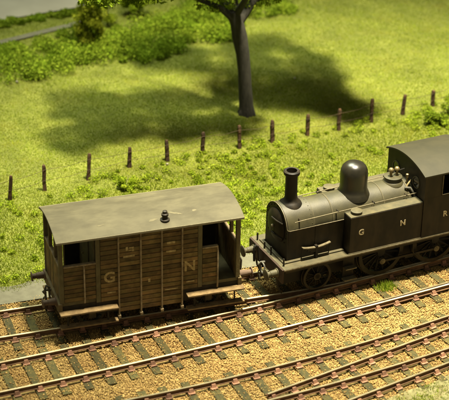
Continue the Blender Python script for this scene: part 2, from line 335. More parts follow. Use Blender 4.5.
# sleepers: walk along each centre line
def stations(fn, s0, x0, x1, pitch):
    out = []; x = x0
    while x < x1:
        a = slope(fn, x); out.append((x, float(fn(x)), a)); x += pitch*math.cos(a)*random.uniform(.97, 1.03)
    return out
for x, y, a in stations(t2, 0, -8.0, 17.6, 0.70):
    far = 1.27
    if x > 3.4: far = (float(r1f(x))+0.50-y)/math.cos(a) if x > 6.2 else max(1.27, -0.74+0.45-y) if x > 4.9 else 1.27
    put_sleeper(main, x, y, a, -1.27, far)
    put_chair(main, r2n, cross_rail(x, y, a, r2n)); put_chair(main, r2f, cross_rail(x, y, a, r2f))
    if x > 6.2:
        put_chair(siding, r1f, cross_rail(x, y, a, r1f))
for x, y, a in stations(t1, 0, -8.3, 6.15, 0.70):
    near = -1.3
    lim = float(t2(x))+1.27*1.0+0.06
    if x > 4.9: lim = -0.74+0.45+0.05
    put_sleeper(siding, x, y, a, max(near, lim) if x > 1 else near, 1.3)
    if max(near, lim) < -0.95 or x < 1: put_chair(siding, r1n, cross_rail(x, y, a, r1n))
    put_chair(siding, r1f, cross_rail(x, y, a, r1f))
for x, y, a in stations(t3, 0, -8.0, 16.2, 0.70):
    dn = -1.27
    if x > 3.2:
        xd = cross_rail(x, y, a, rD); dn = -(math.hypot(xd-x, float(rD(xd))-y))-0.5
        put_chair(turn, rD, xd)
        if x > 5.0: put_chair(turn, rB, cross_rail(x, y, a, rB))
    put_sleeper(turn, x, y, a, dn, 1.27, name='timber')
    put_chair(turn, railA, cross_rail(x, y, a, railA)); put_chair(turn, rC, cross_rail(x, y, a, rC))

# ballast stones
NS = 215000
sx = rng.uniform(-3.6, 16, NS); sy = rng.uniform(-8.2, 2.6, NS)
vis = (sy > -9.0+0.0*sx) & (sy < edge(sx)+0.12*rng.normal(size=NS))
near_lim = -6.62+0.27*(sx-9.3)
vis &= sy > near_lim-0.15*rng.random(NS)
keep = vis.copy()
for (px, py, an, L0, L1, w) in SLP:
    c, s_ = math.cos(an), math.sin(an); dx, dy = sx-px, sy-py
    lx = dx*c+dy*s_; ly = -dx*s_+dy*c
    inside = (np.abs(lx) < w-0.005) & (ly > L0+.01) & (ly < L1-.01)
    keep &= ~(inside & (rng.random(NS) > 0.08))
for fn in (r1n_, r1f, r2n, r2f, railA, rC, rB, rD): keep &= np.abs(sy-fn(sx)) > 0.085
keep &= np.abs(sy-r2n(sx)-0.115) > 0.06
sx, sy = sx[keep], sy[keep]; ns = len(sx)
onsl = np.zeros(ns, bool)
for (px, py, an, L0, L1, w) in SLP:
    c, s_ = math.cos(an), math.sin(an); dx, dy = sx-px, sy-py
    onsl |= (np.abs(dx*c+dy*s_) < w) & (-dx*s_+dy*c > L0) & (-dx*s_+dy*c < L1)
size = rng.uniform(0.014, 0.031, ns)*np.where(rng.random(ns) < .05, 1.7, 1)
sz = np.where(onsl, -0.183, -0.245+rng.uniform(-.008, .026, ns)+.012*np.sin(sx*5+sy*3)*np.sin(sy*6-sx*2))
octv = np.array([(1,0,0),(-1,0,0),(0,1,0),(0,-1,0),(0,0,1),(0,0,-1)], float)
octf = np.array([(0,2,4),(2,1,4),(1,3,4),(3,0,4),(2,0,5),(1,2,5),(3,1,5),(0,3,5)])
P = octv[None]*(size[:, None, None]*rng.uniform(.65, 1.25, (ns, 6, 1)))*np.array([1,1,.8])
an = rng.uniform(0, 2*PI, ns); c, s_ = np.cos(an), np.sin(an)
P = np.stack([P[..., 0]*c[:, None]-P[..., 1]*s_[:, None], P[..., 0]*s_[:, None]+P[..., 1]*c[:, None], P[..., 2]+P[..., 0]*rng.uniform(-.5, .5, (ns, 1))], -1)
P += np.stack([sx, sy, sz], -1)[:, None, :]
Fi = (np.arange(ns)[:, None, None]*6+octf[None]).reshape(-1, 3)
patch = 0.5+0.25*np.sin(sx*1.3+2*np.sin(sy*1.1))*np.sin(sy*1.7+1)+0.15*np.clip((sx-4)/8, -.5, 1)  # random patches, plus lamp falloff partly put into the tone: paler rightwards
rv = np.clip(rng.beta(1.6, 1.6, ns)*0.85+patch*0.40-.16, 0, 1)
o = soup('ballast_stones', P.reshape(-1, 3), Fi, np.repeat(rv, 8), 'stone', kind='stuff')
tag(o, 'golden brown ballast chippings spread between and around the sleepers', 'ballast')

# ------------------------------------------------------------------ grass
def in_frame_margin(n, y0, y1, dens_pow=1.0):
    """random points over the wedge of meadow that the camera looks at, with a margin either side"""
    y = rng.uniform(y0, y1, n); t = (y-2)/24.0
    xl = -4.0+3.5*t; xr = 19.0+9.0*t
    return xl+(xr-xl)*rng.random(n), y
def field_ok(x, y):
    ok = y > pedge(x)+rng.normal(0, .09, len(x))
    ok &= ~((y > 25.1+0.17*(x-3.2)) & (x < 8.7))
    d = y-(23.15+0.33*(x-4.5)); ok &= ~((np.abs(d) < 0.16+rng.normal(0, .07, len(x))) & (x < 7.2))
    return ok
n = 780000
x, y = in_frame_margin(n, 1.9, 31.0); y[:26000] = rng.uniform(-8.6, -5.0, 26000); x[:26000] = rng.uniform(6.5, 15, 26000)
bank = y < -6.62+0.27*(x-9.3)-.25*rng.random(n)
bank &= rng.random(n) < .35+.5*(np.sin(x*4+y*2)*np.sin(y*5-x) > .1)
k = bank | field_ok(x, y) & (rng.random(n) < np.clip(1.15-0.018*(y-2), .5, 1)); x, y = x[k], y[k]; n = len(x)
h = rng.uniform(.025, .075, n)*np.where(y < 7.5+.18*x, 1.25, .85); w = rng.uniform(.009, .018, n)
a = rng.uniform(0, 2*PI, n); la = rng.uniform(0, 2*PI, n); ll = rng.uniform(0, .075, n)
z = np.where(y < -3, -.20, gz(x, y)-.025)
b0 = np.stack([x-w*np.cos(a), y-w*np.sin(a), z], -1); b1 = np.stack([x+w*np.cos(a), y+w*np.sin(a), z], -1)
tp = np.stack([x+ll*np.cos(la), y+ll*np.sin(la), z+h], -1)
clump = 0.5+0.22*np.sin(x*2.1+1.5*np.sin(y*1.7))*np.sin(y*2.6+np.sin(x*1.3))+0.12*np.sin(x*7.3+y*5.1)
o = soup('grass', np.stack([b0, b1, tp], 1).reshape(-1, 3), 3, np.clip(rng.beta(2.2, 2.2, n)*.75+clump*.35-.05, 0, 1), 'grass', kind='stuff')
tag(o, 'short yellow green grass covering the meadow behind the train', 'grass')

def flakes(cen, rad, per, size, flat=0.75):
    """leaf-sized quads through the volume of lumps: cen (m,3), rad (m,)"""
    m = len(cen); n = m*per
    d = rng.normal(size=(n, 3)); d /= np.linalg.norm(d, axis=1)[:, None]
    r = rng.random(n)**0.42; R = np.repeat(rad, per)
    c = np.repeat(cen, per, axis=0)+d*(r*R)[:, None]*np.array([1, 1, flat])
    u = rng.normal(size=(n, 3)); u /= np.linalg.norm(u, axis=1)[:, None]
    v = np.cross(u, rng.normal(size=(n, 3))); v /= np.linalg.norm(v, axis=1)[:, None]
    s = (rng.uniform(.6, 1.3, n)*size)[:, None]; u = u*s; v = v*s*.65
    q = np.stack([c-u, c+v*.9, c+u, c-v*.9], 1)
    lump = np.repeat(rng.uniform(-.16, .16, m), per)
    rnd = np.clip(rng.beta(2, 2, n)*.7+.15+lump, 0, 1)
    return q, rnd
# rough undergrowth: bank behind the meadow, and tufts between fence and track
cen = []; rad = []
def lump(x, y, r, zf=.35):
    cen.append((x, y, float(gz(x, y))+r*zf)); rad.append(r)
fy = lambda x: 8.25+0.19*(x-.4)
for _ in range(250):
    t = rng.random(); x = 0.4+12.6*t; lo_, hi_ = 18.0+.17*x+.5*math.sin(x*1.3), 21.6+.16*x
    y = lo_+(hi_-lo_)*rng.random(); lump(x+rng.normal(0, .4), y, rng.uniform(.2, .62), .45)
for _ in range(70):
    x = rng.uniform(2.0, 7.0); lump(x, 24.55+.17*(x-3.2)+rng.normal(0, .12), rng.uniform(.12, .26), .3)
for _ in range(60):
    x = rng.uniform(11.5, 16.5); lump(x, rng.uniform(22.3, 25.5), rng.uniform(.3, .6), .35)
q1 = flakes(np.array(cen), np.array(rad), 260, .055)
cen, rad = [], []
for _ in range(900):
    x = rng.uniform(-1, 19.5); y = rng.uniform(2.7, float(fy(x))+.3)
    dens = .25+.75*(7.0 < x < 11.5)*(y > 4)+.6*(x > 16.5)*(y > 8)+.35*(3.2 < x < 6.5)*(y > 7)
    if rng.random() < dens: lump(x, y, rng.uniform(.08, .25), .34)
for x0 in np.arange(.4, 19, .5):
    if rng.random() < .6: lump(x0+rng.normal(0, .2), float(fy(x0))+rng.normal(-.25, .3), rng.uniform(.08, .2), .3)
q2 = flakes(np.array(cen), np.array(rad), 120, .036)
cen, rad = [], []
for _ in range(1500):
    x, y = in_frame_margin(1, 8.5, 27); 
    if field_ok(x, y)[0]: lump(float(x[0]), float(y[0]), rng.uniform(.05, .10), .1)
o = soup('undergrowth', q1[0].reshape(-1, 3), 4, q1[1], 'flock', kind='stuff')
tag(o, 'thick bank of clumpy green undergrowth across the back of the meadow', 'undergrowth')
o = soup('undergrowth', q2[0].reshape(-1, 3), 4, q2[1], 'flock_bright', kind='stuff')
tag(o, 'rough tufts of bright green weeds between the fence and the track', 'undergrowth')

# ------------------------------------------------------------------ shrubs, weed, pebbles
def shrub(name, x, y, h, r, label, m='leaf_yellow', n=26, per=240, size=.055, grp='bushes on the meadow', trunk=True, cat='shrub'):
    root = tag(empty(name, (x, y, float(gz(x, y)))), label, cat, grp)
    st = MB()
    st.tube([(0, 0, -.05), (.02, .01, h*.3), (-.02, .02, h*.6), (.01, 0, h*.9)], [.035, .03, .022, .01], 6)
    for k in range(5):
        a = k*2.4; st.tube([(0, .01, h*(.2+.1*k)), (r*.4*math.cos(a), r*.4*math.sin(a), h*(.3+.11*k)), (r*.75*math.cos(a), r*.75*math.sin(a), h*(.38+.11*k))], [.018, .013, .006], 5)
    st.build('stem', 'bark', root)
    c = []; rr = []
    for _ in range(n):
        z = h*rng.uniform(.06, .97); k = r*math.sqrt(max(.05, 1-(2*z/h-.85)**2*.75)); a = rng.uniform(0, 2*PI); d = k*math.sqrt(rng.random())*.8
        c.append((d*math.cos(a), d*math.sin(a), z)); rr.append(r*rng.uniform(.25, .45))
    qq, rn = flakes(np.array(c), np.array(rr), per, size)
    soup('foliage', qq.reshape(-1, 3), 4, rn, m, root); return root
shrub('shrub', 6.40, 20.9, 3.7, .74, 'tall yellow green bush standing by the grey road at upper left', 'leaf_olive', n=64, per=150)
shrub('sapling', 7.75, 23.4, 3.3, .7, 'thin dark stemmed sapling just right of the tall yellow green bush', n=18, per=160)
shrub('shrub', 9.3, 24.2, 1.5, .75, 'rounded bright green bush at the top edge left of the tree trunk', 'leaf_yellow', n=22)
shrub('shrub', 4.55, 8.0, .42, .36, 'small bright green bush in front of the fence above the van roof', 'leaf_yellow', n=12, per=200, size=.04)
shrub('shrub', 17.6, 9.9, .5, .5, 'leafy green bush beneath the fence at the right edge', 'leaf_green', n=14, per=200, size=.045)
shrub('shrub', 18.6, 10.4, .6, .5, 'dark green bush close to the last fence post on the right', 'leaf_green', n=14, per=200, size=.045)
wx, wy = 10.85, -1.10
root = tag(empty('weed_tuft', (wx, wy, -.24)), 'bright green weed tuft growing between the rails in front of the tank', 'weed')
nb = 220; a = rng.uniform(0, 2*PI, nb); d = .32*np.sqrt(rng.random(nb)); w = .016
bx, by = d*np.cos(a)*1.2, d*np.sin(a)*.7; la = rng.uniform(0, 2*PI, nb); hh = rng.uniform(.10, .30, nb)*(1.2-d)
t3_ = np.stack([np.stack([bx-w, by, 0*bx], -1), np.stack([bx+w, by+w*np.sin(la), 0*bx], -1), np.stack([bx+.12*np.cos(la), by+.12*np.sin(la), hh], -1)], 1)
soup('leaves', t3_.reshape(-1, 3), 3, rng.random(nb), 'flock', root)
for (x, y, s_, lab) in ((2.63, 18.2, .07, 'small white stone on the grass near the left edge below the undergrowth'), (13.8, 15.6, .06, 'pale stone lying in the tree shadow right of the trunk'), (6.5, 9.35, .055, 'pale stone at the foot of a fence post above the van roof')):
    mb = MB(); pr = [(.2,-.5),(.8,-.35),(1,0),(.75,.4),(.25,.6)]
    mb.lathe([(r*s_*.8, z_*s_) for r, z_ in pr], n=7); mb.v = [(vx*random.uniform(.8, 1.25), vy*random.uniform(.8, 1.2), vz*random.uniform(.8, 1.2)) for vx, vy, vz in mb.v]
    tag(mb.build('stone', 'pebble', loc=(x, y, float(gz(x, y))+s_*.55)), lab, 'stone', 'pale stones on the meadow')

# ------------------------------------------------------------------ fence
fence = tag(empty('fence', (0.4, 8.24, float(gz(.4, 8.24)))), 'low fence of short brown posts joined by two thin wires along the meadow', 'fence')
FX, FY = .4, 8.24
posts = [(0.39,8.24,.96),(1.74,8.70,1.0),(3.44,9.10,1.0),(5.1,9.55,.78),(6.6,9.68,.82),(8.05,9.95,.86),(9.51,9.92,.92),(10.87,10.05,.9),(12.42,10.38,.88),(13.77,10.52,.88),(15.25,10.8,.97),(16.73,11.13,.85),(18.24,11.55,.68),(19.7,11.9,.85),(-1.1,7.85,.95)]
tops = []
for px, py, ph in posts:
    mb = MB(); z0 = float(gz(px, py)); tx, ty = random.uniform(-.09, .09), random.uniform(-.06, .06)
    pr = []
    for t, s_ in ((-.1, .068), (0, .066), (.35, .056), (.7, .060), (.93, .056), (1, .042)):
        pr.append([(tx*t+s_*cx_*random.uniform(.78, 1.22), ty*t+s_*cy_*random.uniform(.92, 1.1), ph*t+random.uniform(-.01, .01)) for cx_, cy_ in ((-1,-1),(1,-1),(1.05,1),(-1.05,1))])
    mb.rings(pr); mb.build('post', 'post_wood', fence, loc=(px-FX, py-FY, z0-fence.location.z))
    tops.append((px+tx*.5, py-.075, z0, ph))
tops.sort()
for frac in (.84, .42):
    mb = MB(); pts = []
    for (a_, b_) in zip(tops[:-1], tops[1:]):
        for k in range(6):
            t = k/6; sag = -.05*math.sin(PI*t)*random.uniform(.6, 1.5)
            pts.append((a_[0]+(b_[0]-a_[0])*t-FX, a_[1]+(b_[1]-a_[1])*t-FY, (a_[2]+a_[3]*frac)*(1-t)+(b_[2]+b_[3]*frac)*t+sag-fence.location.z))
    mb.tube(pts, .007, 5); mb.build('wire', 'wire', fence)

# ------------------------------------------------------------------ the tree
TX, TY = 10.78, 12.85
tree = tag(empty('tree', (TX, TY, float(gz(TX, TY)))), 'large tree with smooth dark grey trunk casting broad shade over the meadow', 'tree')
tr = MB()
main_pts = [(0,0,-.1,.36),(-.01,0,.12,.30),(-.05,0,.6,.27),(-.10,.01,1.2,.262),(-.15,.02,1.9,.262),(-.22,.03,2.6,.268),(-.33,.05,3.3,.275),(-.47,.07,3.9,.27),(-.62,.1,4.35,.23)]
tr.tube([p[:3] for p in main_pts], [p[3] for p in main_pts], 18)
limbs = [[(-.35,.05,3.6,.17),(-.72,.02,4.15,.14),(-1.2,.0,4.6,.11),(-2.4,.4,5.1,.08),(-4.0,.9,5.6,.05)],
         [(-.5,.1,4.0,.2),(-.55,.3,4.7,.17),(-.3,1.2,5.5,.12),(.6,2.6,6.2,.08),(1.5,4.4,6.6,.05)],
         [(-.35,.1,3.9,.19),(.2,.2,4.6,.15),(1.3,.4,5.3,.1),(2.6,.9,5.9,.06),(3.6,.4,6.2,.04)],
         [(-.6,.2,4.3,.15),(-1.4,1.4,5.2,.1),(-2.6,2.8,5.9,.06),(-3.8,3.2,6.2,.04)],
         [(-.5,.1,4.2,.16),(-.4,-.8,5.2,.11),(-1.0,-1.8,5.9,.06)]]
for l in limbs: tr.tube([p[:3] for p in l], [p[3] for p in l], 10)
tr.v = [(vx*(1+.05*math.sin(vz*9+vx*14)+random.uniform(-.03, .03)), vy*(1+.05*math.sin(vz*7+vy*11+2)+random.uniform(-.03, .03)), vz) if vz < 4.5 else (vx, vy, vz) for vx, vy, vz in tr.v]
for k in range(6):
    a = k*1.05+.3; c_, s_ = math.cos(a), math.sin(a)
    tr.tube([(.17*c_, .17*s_, .5), (.24*c_, .24*s_, .15), (.32*c_, .32*s_, -.05), (.38*c_, .38*s_, -.15)], [.08, .10, .09, .05], 7)
tr.build('trunk', 'bark', tree, smooth=60)
cen, rad = [], []
def blob(cx, cy, rx, ry, n, z0, z1, rmin=.45, rmax=.9):
    for _ in range(n):
        a = rng.uniform(0, 2*PI); d = math.sqrt(rng.random()); cen.append((cx+rx*d*math.cos(a), cy+ry*d*math.sin(a), rng.uniform(z0, z1))); rad.append(rng.uniform(rmin, rmax))
# lobes of the crown, relative to the trunk foot
blob(-3.0, .9, 2.5, 1.9, 44, 5.2, 7.0)
blob(-4.6, 1.8, 1.5, 1.5, 16, 5.2, 6.6)
blob(2.9, 2.6, 2.0, 3.6, 95, 5.3, 7.2)
blob(3.9, -.4, 1.2, 1.6, 26, 5.2, 6.4)
blob(-.7, 5.3, 1.2, 1.7, 34, 5.4, 6.8)
blob(-5.3, -.5, 1.4, 1.0, 16, 5.2, 6.6)
blob(-1.0, -1.2, 1.8, .9, 20, 5.4, 6.8)
blob(.6, 1.4, .8, 1.4, 8, 6.0, 7.0)
cen = [(x+-.3, y-1.2, max(z, 5.0-.384*(y-1.2)+r*.8+.5*rng.random())) for (x, y, z), r in zip(cen, rad)]
qq, rn = flakes(np.array(cen), np.array(rad), 330, .085)
# fringe hanging low enough to show along the top edge
cen, rad = [], []
for (fx_, fy_, fz_, fr_) in ((-1.05,.1,4.48,.22),(-1.45,.0,4.58,.25),(-1.9,.2,4.66,.26),(-.75,-.05,4.62,.2),(.35,.1,4.50,.24),(.0,.2,4.52,.2),(.75,.2,4.55,.25),(1.15,.2,4.62,.24),(1.6,.3,4.74,.22)):
    cen.append((fx_, fy_, fz_)); rad.append(fr_)
    cen.append((fx_+.1, fy_+.15, fz_+.3)); rad.append(fr_*1.3)
q3, r3 = flakes(np.array(cen), np.array(rad), 110, .05)
soup('crown', np.concatenate([qq, q3]).reshape(-1, 3), 4, np.concatenate([rn, r3]), 'leaf_green', tree)
#PART2

# ------------------------------------------------------------------ shared rolling stock pieces
def text_mesh(ch, size, m, name='lettering', parent=None, loc=(0,0,0), rz=0):
    cu = bpy.data.curves.new('t', 'FONT'); cu.body = ch; cu.size = size; cu.extrude = .003; cu.align_x = 'CENTER'; cu.align_y = 'CENTER'; cu.offset = size*.025
    ob = bpy.data.objects.new('t', cu); COL.objects.link(ob); bpy.context.view_layer.update()
    me = bpy.data.meshes.new_from_object(ob.evaluated_get(bpy.context.evaluated_depsgraph_get())); bpy.data.objects.remove(ob)
    me.materials.clear(); me.materials.append(M[m]); me.name = name
    o = bpy.data.objects.new(name, me); COL.objects.link(o); o.parent = parent; o.location = loc; o.rotation_euler = (PI/2, 0, rz); return o
def wheel(parent, x, y, r, spokes, out):
    """spoked wheel on the side `out` (-1 near, 1 far): hub and spokes, with the tyre as a sub-part"""
    w = MB(); o = (x, y, r)
    w.lathe([(r*.17, -.075), (r*.17, .075)], o, 'y', 14)
    for k in range(spokes):
        a = 2*PI*k/spokes+.2; c, s_ = math.cos(a), math.sin(a)
        w.tube([(x+r*.1*c, y, r+r*.1*s_), (x+r*.86*c, y, r+r*.86*s_)], [r*.05, r*.036], 5)
    h = w.build('wheel', 'wheel_black', parent, smooth=40)
    t = MB(); n = 32; fl = -out
    prof = [(r*.84, -.055), (r*.84, .055), (r-.001, out*.06), (r-.001, -out*.05), (r+.028, -out*.055), (r+.028, -out*.072), (r*.84, -out*.072)]
    prof = [(r*.84, out*.06), (r, out*.06), (r, -out*.050), (r+.028, -out*.056), (r+.026, -out*.076), (r*.84, -out*.076)]
    rs = []
    for j in range(n):
        a = 2*PI*j/n; rs.append([(x+pr*math.sin(a), y+py_, r+pr*math.cos(a)) for pr, py_ in prof])
    t.rings(rs, closed=True); t.build('tyre', 'tyre_steel', h, smooth=40)
    return h
def buffer(parent, x, y, z, d, m_body, m_head, ln=.42, rh=.17):
    """buffer with its face pointing along d (-1 or 1) in x; the face is a sub-part"""
    b = MB().lathe([(.15, 0), (.15, d*.03), (.115, d*.04), (.10, d*ln*.6), (.085, d*ln*.62), (.085, d*(ln-.03))], (x, y, z), 'x', 16)
    h = b.build('buffer', m_body, parent, smooth=40)
    MB().lathe([(.06, d*(ln-.05)), (rh, d*(ln-.035)), (rh, d*(ln-.012)), (rh*.8, d*ln)], (x, y, z), 'x', 20).build('buffer_head', m_head, h, smooth=40)
    return h
def chain(parent, p, n, m='iron_grey', d=(-1, 0)):
    mb = MB(); x, y, z = p
    mb.tube([(x, y, z), (x+d[0]*.16, y, z+.02), (x+d[0]*.24, y, z-.04), (x+d[0]*.20, y, z-.10), (x+d[0]*.13, y, z-.08)], [.045, .045, .04, .035, .02], 8)
    h = mb.build('coupling_hook', m, parent, smooth=50)
    for k in range(n):
        l = MB(); cz = z-.16-.17*k; ang = (k % 2)*PI/2
        pts = []
        for j in range(16):
            a = 2*PI*j/16; u = .055*math.cos(a); w_ = .11*math.sin(a)
            pts.append((x+d[0]*.17+u*math.sin(ang)+d[0]*.02*k, y+u*math.cos(ang), cz+w_))
        l.tube(pts, .02, 6, closed=True); l.build('coupling_link', m, h, smooth=60)
    return h

# ------------------------------------------------------------------ brake van
van = tag(empty('brake_van', (0, 0, 0)), 'weathered brown planked railway brake van with grey arched roof left of the locomotive', 'brake van')
YS = 1.10
X0, X1, XC0, XC1 = .15, 5.85, 1.27, 4.62
def roofz(y): return 3.245+.20*(1-(y/1.16)**2)
# floor, frame
MB().box(X0+.02, X1-.02, -1.04, 1.04, .93, 1.04).build('floor', 'van_stile', van)
for s_ in (-1, 1): MB().box(X0+.02, X1-.02, s_*1.0-.05, s_*1.0+.05, .66, .925).build('solebar', 'van_dark', van)
for xe in (X0-.06, X1-.06): MB().box(xe, xe+.12, -1.13, 1.13, .74, 1.06).build('headstock', 'van_frame', van, bevel=.01)
# corner posts
for xe in (X0, X1-.13):
    for s_ in (-1, 1): MB().box(xe, xe+.13, s_*1.035-.065, s_*1.035+.065, 1.062, 3.225).build('corner_post', 'van_stile', van, bevel=.008)
def plank_mesh(L, h, d, name='plank'):
    j = .004
    return MB().add([(0,-d/2,.004),(L,-d/2,.004),(L,d/2,0),(0,d/2,0),(0,-d/2,h-.004),(L,-d/2,h-.004),(L,d/2,h),(0,d/2,h),(0,-d/2-.006,.014),(L,-d/2-.006,.014),(L,-d/2-.006,h-.014),(0,-d/2-.006,h-.014)],
        [(0,3,2,1),(4,5,6,7),(1,2,6,5),(2,3,7,6),(3,0,4,7),(0,1,9,8),(1,5,10,9),(5,4,11,10),(4,0,8,11),(8,9,10,11)])
_pl = {}
def planks(parent, xa, xb, za, zb, s, m='van_wood', pitch=.158, yface=YS):
    k = max(1, round((zb-za)/pitch)); p = (zb-za)/k; key = (round(xb-xa, 3), round(p, 4))
    if key not in _pl:
        o = plank_mesh(xb-xa, p-.013, .03).build('plank', m); _pl[key] = o.data; bpy.data.objects.remove(o)
    for i in range(k):
        o = inst('plank', _pl[key], parent, (xa if s < 0 else xb, s*(yface-.015)+s*random.uniform(-.004, .005), za+i*p+.006), (0 if s < 0 else PI)+random.uniform(-.002, .002))
POSTS = (1.97, 2.665, 3.325, 3.97)
for s in (-1, 1):
    # cabin side: backing sheet with its boards
    cs = MB().box(XC0, XC1, s*1.05-.018, s*1.05+.018, .50, 3.2).build('cabin_side', 'van_dark', van)
    planks(cs, XC0+.15, POSTS[0]-.02, .92, 3.18, s); planks(cs, POSTS[3]+.02, XC1-.15, .92, 3.18, s)
    for a, b in zip(POSTS[:-1], POSTS[1:]): planks(cs, a+.02, b-.02, .47, 3.18, s)
    for xs_ in (XC0, XC1-.14):
        MB().box(xs_, xs_+.135, min(s*1.03, s*1.112), max(s*1.03, s*1.112), .93, 3.2).build('stile', 'van_stile', van, bevel=.006)
    for px in POSTS:
        st = MB().box(px-.022, px+.022, min(s*1.06, s*1.165), max(s*1.06, s*1.165), .40, 3.20); 
        o = st.build('side_post', 'van_strip', van, bevel=.006)
        MB().box(px-.045, px+.045, min(s*1.05, s*1.19), max(s*1.05, s*1.19), .30, .395).build('post_foot', 'van_strip', o, bevel=.01)
    # verandas: closed half-height side at one end, open doorway at the other
    closed, opn = ((X0+.13, XC0), (XC1, X1-.13)) if s < 0 else ((XC1, X1-.13), (X0+.13, XC0))
    vp = MB().box(closed[0]+.002, closed[1]-.002, s*1.05-.018, s*1.05+.018, 1.06, 2.28).build('veranda_side', 'van_dark', van)
    planks(vp, closed[0]+.01, closed[1]-.01, 1.07, 2.27, s, yface=1.09)
    MB().box(closed[0], closed[1], s*1.06-.06, s*1.06+.06, 2.282, 2.34).build('side_rail', 'van_strip', van, bevel=.01)
    MB().tube([(closed[0]+.62, s*1.13, 1.0), (closed[0]+.62, s*1.145, 1.15), (closed[0]+.62, s*1.145, 2.20), (closed[0]+.62, s*1.10, 2.30)], .026, 8).build('handrail', 'van_strip', van, smooth=60)
    hx0, hx1 = (opn[0], opn[0]+.49) if s < 0 else (opn[1]-.49, opn[1])
    vp = MB().box(hx0+.002, hx1, s*1.05-.018, s*1.05+.018, 1.06, 2.26).build('veranda_side', 'van_dark', van)
    planks(vp, hx0+.01, hx1-.01, 1.07, 2.25, s, yface=1.09)
    MB().box(hx0, hx1+.02, s*1.06-.06, s*1.06+.06, 2.262, 2.32).build('side_rail', 'van_strip', van, bevel=.01)
    hr = hx1 if s < 0 else hx0
    MB().tube([(hr, s*1.12, .86), (hr, s*1.14, 1.0), (hr, s*1.14, 2.16), (hr, s*1.09, 2.26)], .028, 8).build('handrail', 'van_strip', van, smooth=60)
    # footboards, two tiers at each end
    for xa, xb in ((.10, 1.90), (4.10, 5.95)):
        for zt, yo in ((.80, 1.36), (.33, 1.34)):
            fb = MB().box(xa, xb, min(s*1.10, s*yo), max(s*1.10, s*yo), zt-.055, zt).build('footboard', 'van_board', van, bevel=.008)
            if zt > .5:
                for bx_ in (xa+.25, xb-.3): MB().box(bx_-.025, bx_+.025, min(s*1.19, s*1.215), max(s*1.19, s*1.215), .335, zt-.057).build('step_iron', 'van_dark', fb)
# cabin ends and veranda ends, boards upright
def upright(parent, x, za, zb, d, y0=-.97, y1=.97, m='van_wood', n=11):
    p = (y1-y0)/n; key = ('u', round(p, 4), za, zb)
    if key not in _pl:
        mb = MB().box(-.015, .015, .005, p-.006, za, zb); o = mb.build('plank', m); _pl[key] = o.data; bpy.data.objects.remove(o)
    for i in range(n): inst('plank', _pl[key], parent, (x+d*random.uniform(0, .008), y0+i*p, 0))
for xe, d in ((XC0+.02, -1), (XC1-.02, 1)):
    e_ = MB().box(xe-.014, xe+.014, -1.02, 1.02, 1.045, 3.24).build('cabin_end', 'van_dark', van); upright(e_, xe+d*.03, 1.05, 3.22, d, m='van_stile')
    dr = MB().box(min(xe+d*.05, xe+d*.085), max(xe+d*.05, xe+d*.085), -.36, .36, 1.05, 2.95).build('door', 'van_stile', van, bevel=.006)
    MB().lathe([(.03, -.03), (.03, .03)], (xe+d*.10, .26, 1.95), 'x', 8).build('handle', 'brass', dr)
for xe, d in ((X0+.065, -1), (X1-.065, 1)):
    e_ = MB().box(xe-.014, xe+.014, -.968, .968, 1.062, 2.24).build('veranda_end', 'van_dark', van); upright(e_, xe+d*.03, 1.065, 2.23, d); upright(e_, xe-d*.03, 1.065, 2.23, -d)
    MB().box(xe-.06, xe+.06, -.968, .968, 2.242, 2.31).build('end_rail', 'van_strip', van, bevel=.01)
    for yy in (-.38, .38): MB().box(xe-.05, xe+.05, yy-.05, yy+.05, 2.312, 3.30).build('end_post', 'van_frame', van)
# roof
prof_t = [(y, roofz(y)) for y in np.linspace(-1.19, 1.19, 25)]
poly = [(y, z-.055) for y, z in prof_t]+[(y, z) for y, z in reversed(prof_t)]
roof = MB().prism_x(poly, .06, 5.93).build('roof', 'van_roof', van, smooth=30)
for s in (-1, 1): MB().box(.06, 5.93, min(s*1.175, s*1.205), max(s*1.175, s*1.205), 3.165, 3.232).build('roof_edge', 'lit_edge', roof)  # pale strip along the eaves: the lit edge put into the colour
vx, vy = 3.5, -.86; vz = roofz(vy)-.02
lp = MB().lathe([(.15, 0), (.15, .05), (.09, .07), (.085, .15), (.11, .17), (.11, .23), (.075, .25), (.07, .32), (.02, .34)], (vx, vy, vz), 'z', 16).build('lamp_vent', 'loco_black', roof, smooth=40)
for (sx_, sy_, ln, wd, an) in ((3.15,-.80,.16,.05,.2),(3.85,-.62,.20,.04,-.5),(3.98,-.66,.16,.03,-.5),(4.5,-.62,.08,.05,.1),(1.55,-.72,.14,.025,.15)):
    c, s_ = math.cos(an), math.sin(an); mb = MB(); vs = []
    for u, w_ in ((-ln, -wd*.5), (-ln*.3, -wd), (ln*.5, -wd*.6), (ln, -.01), (ln*.4, wd*.7), (-ln*.5, wd)):
        xx, yy = sx_+u*c-w_*s_, sy_+u*s_+w_*c; vs.append((xx, yy, roofz(yy)+.004))
    mb.add(vs, [tuple(range(6))]).build('scrape', 'scrape', roof)
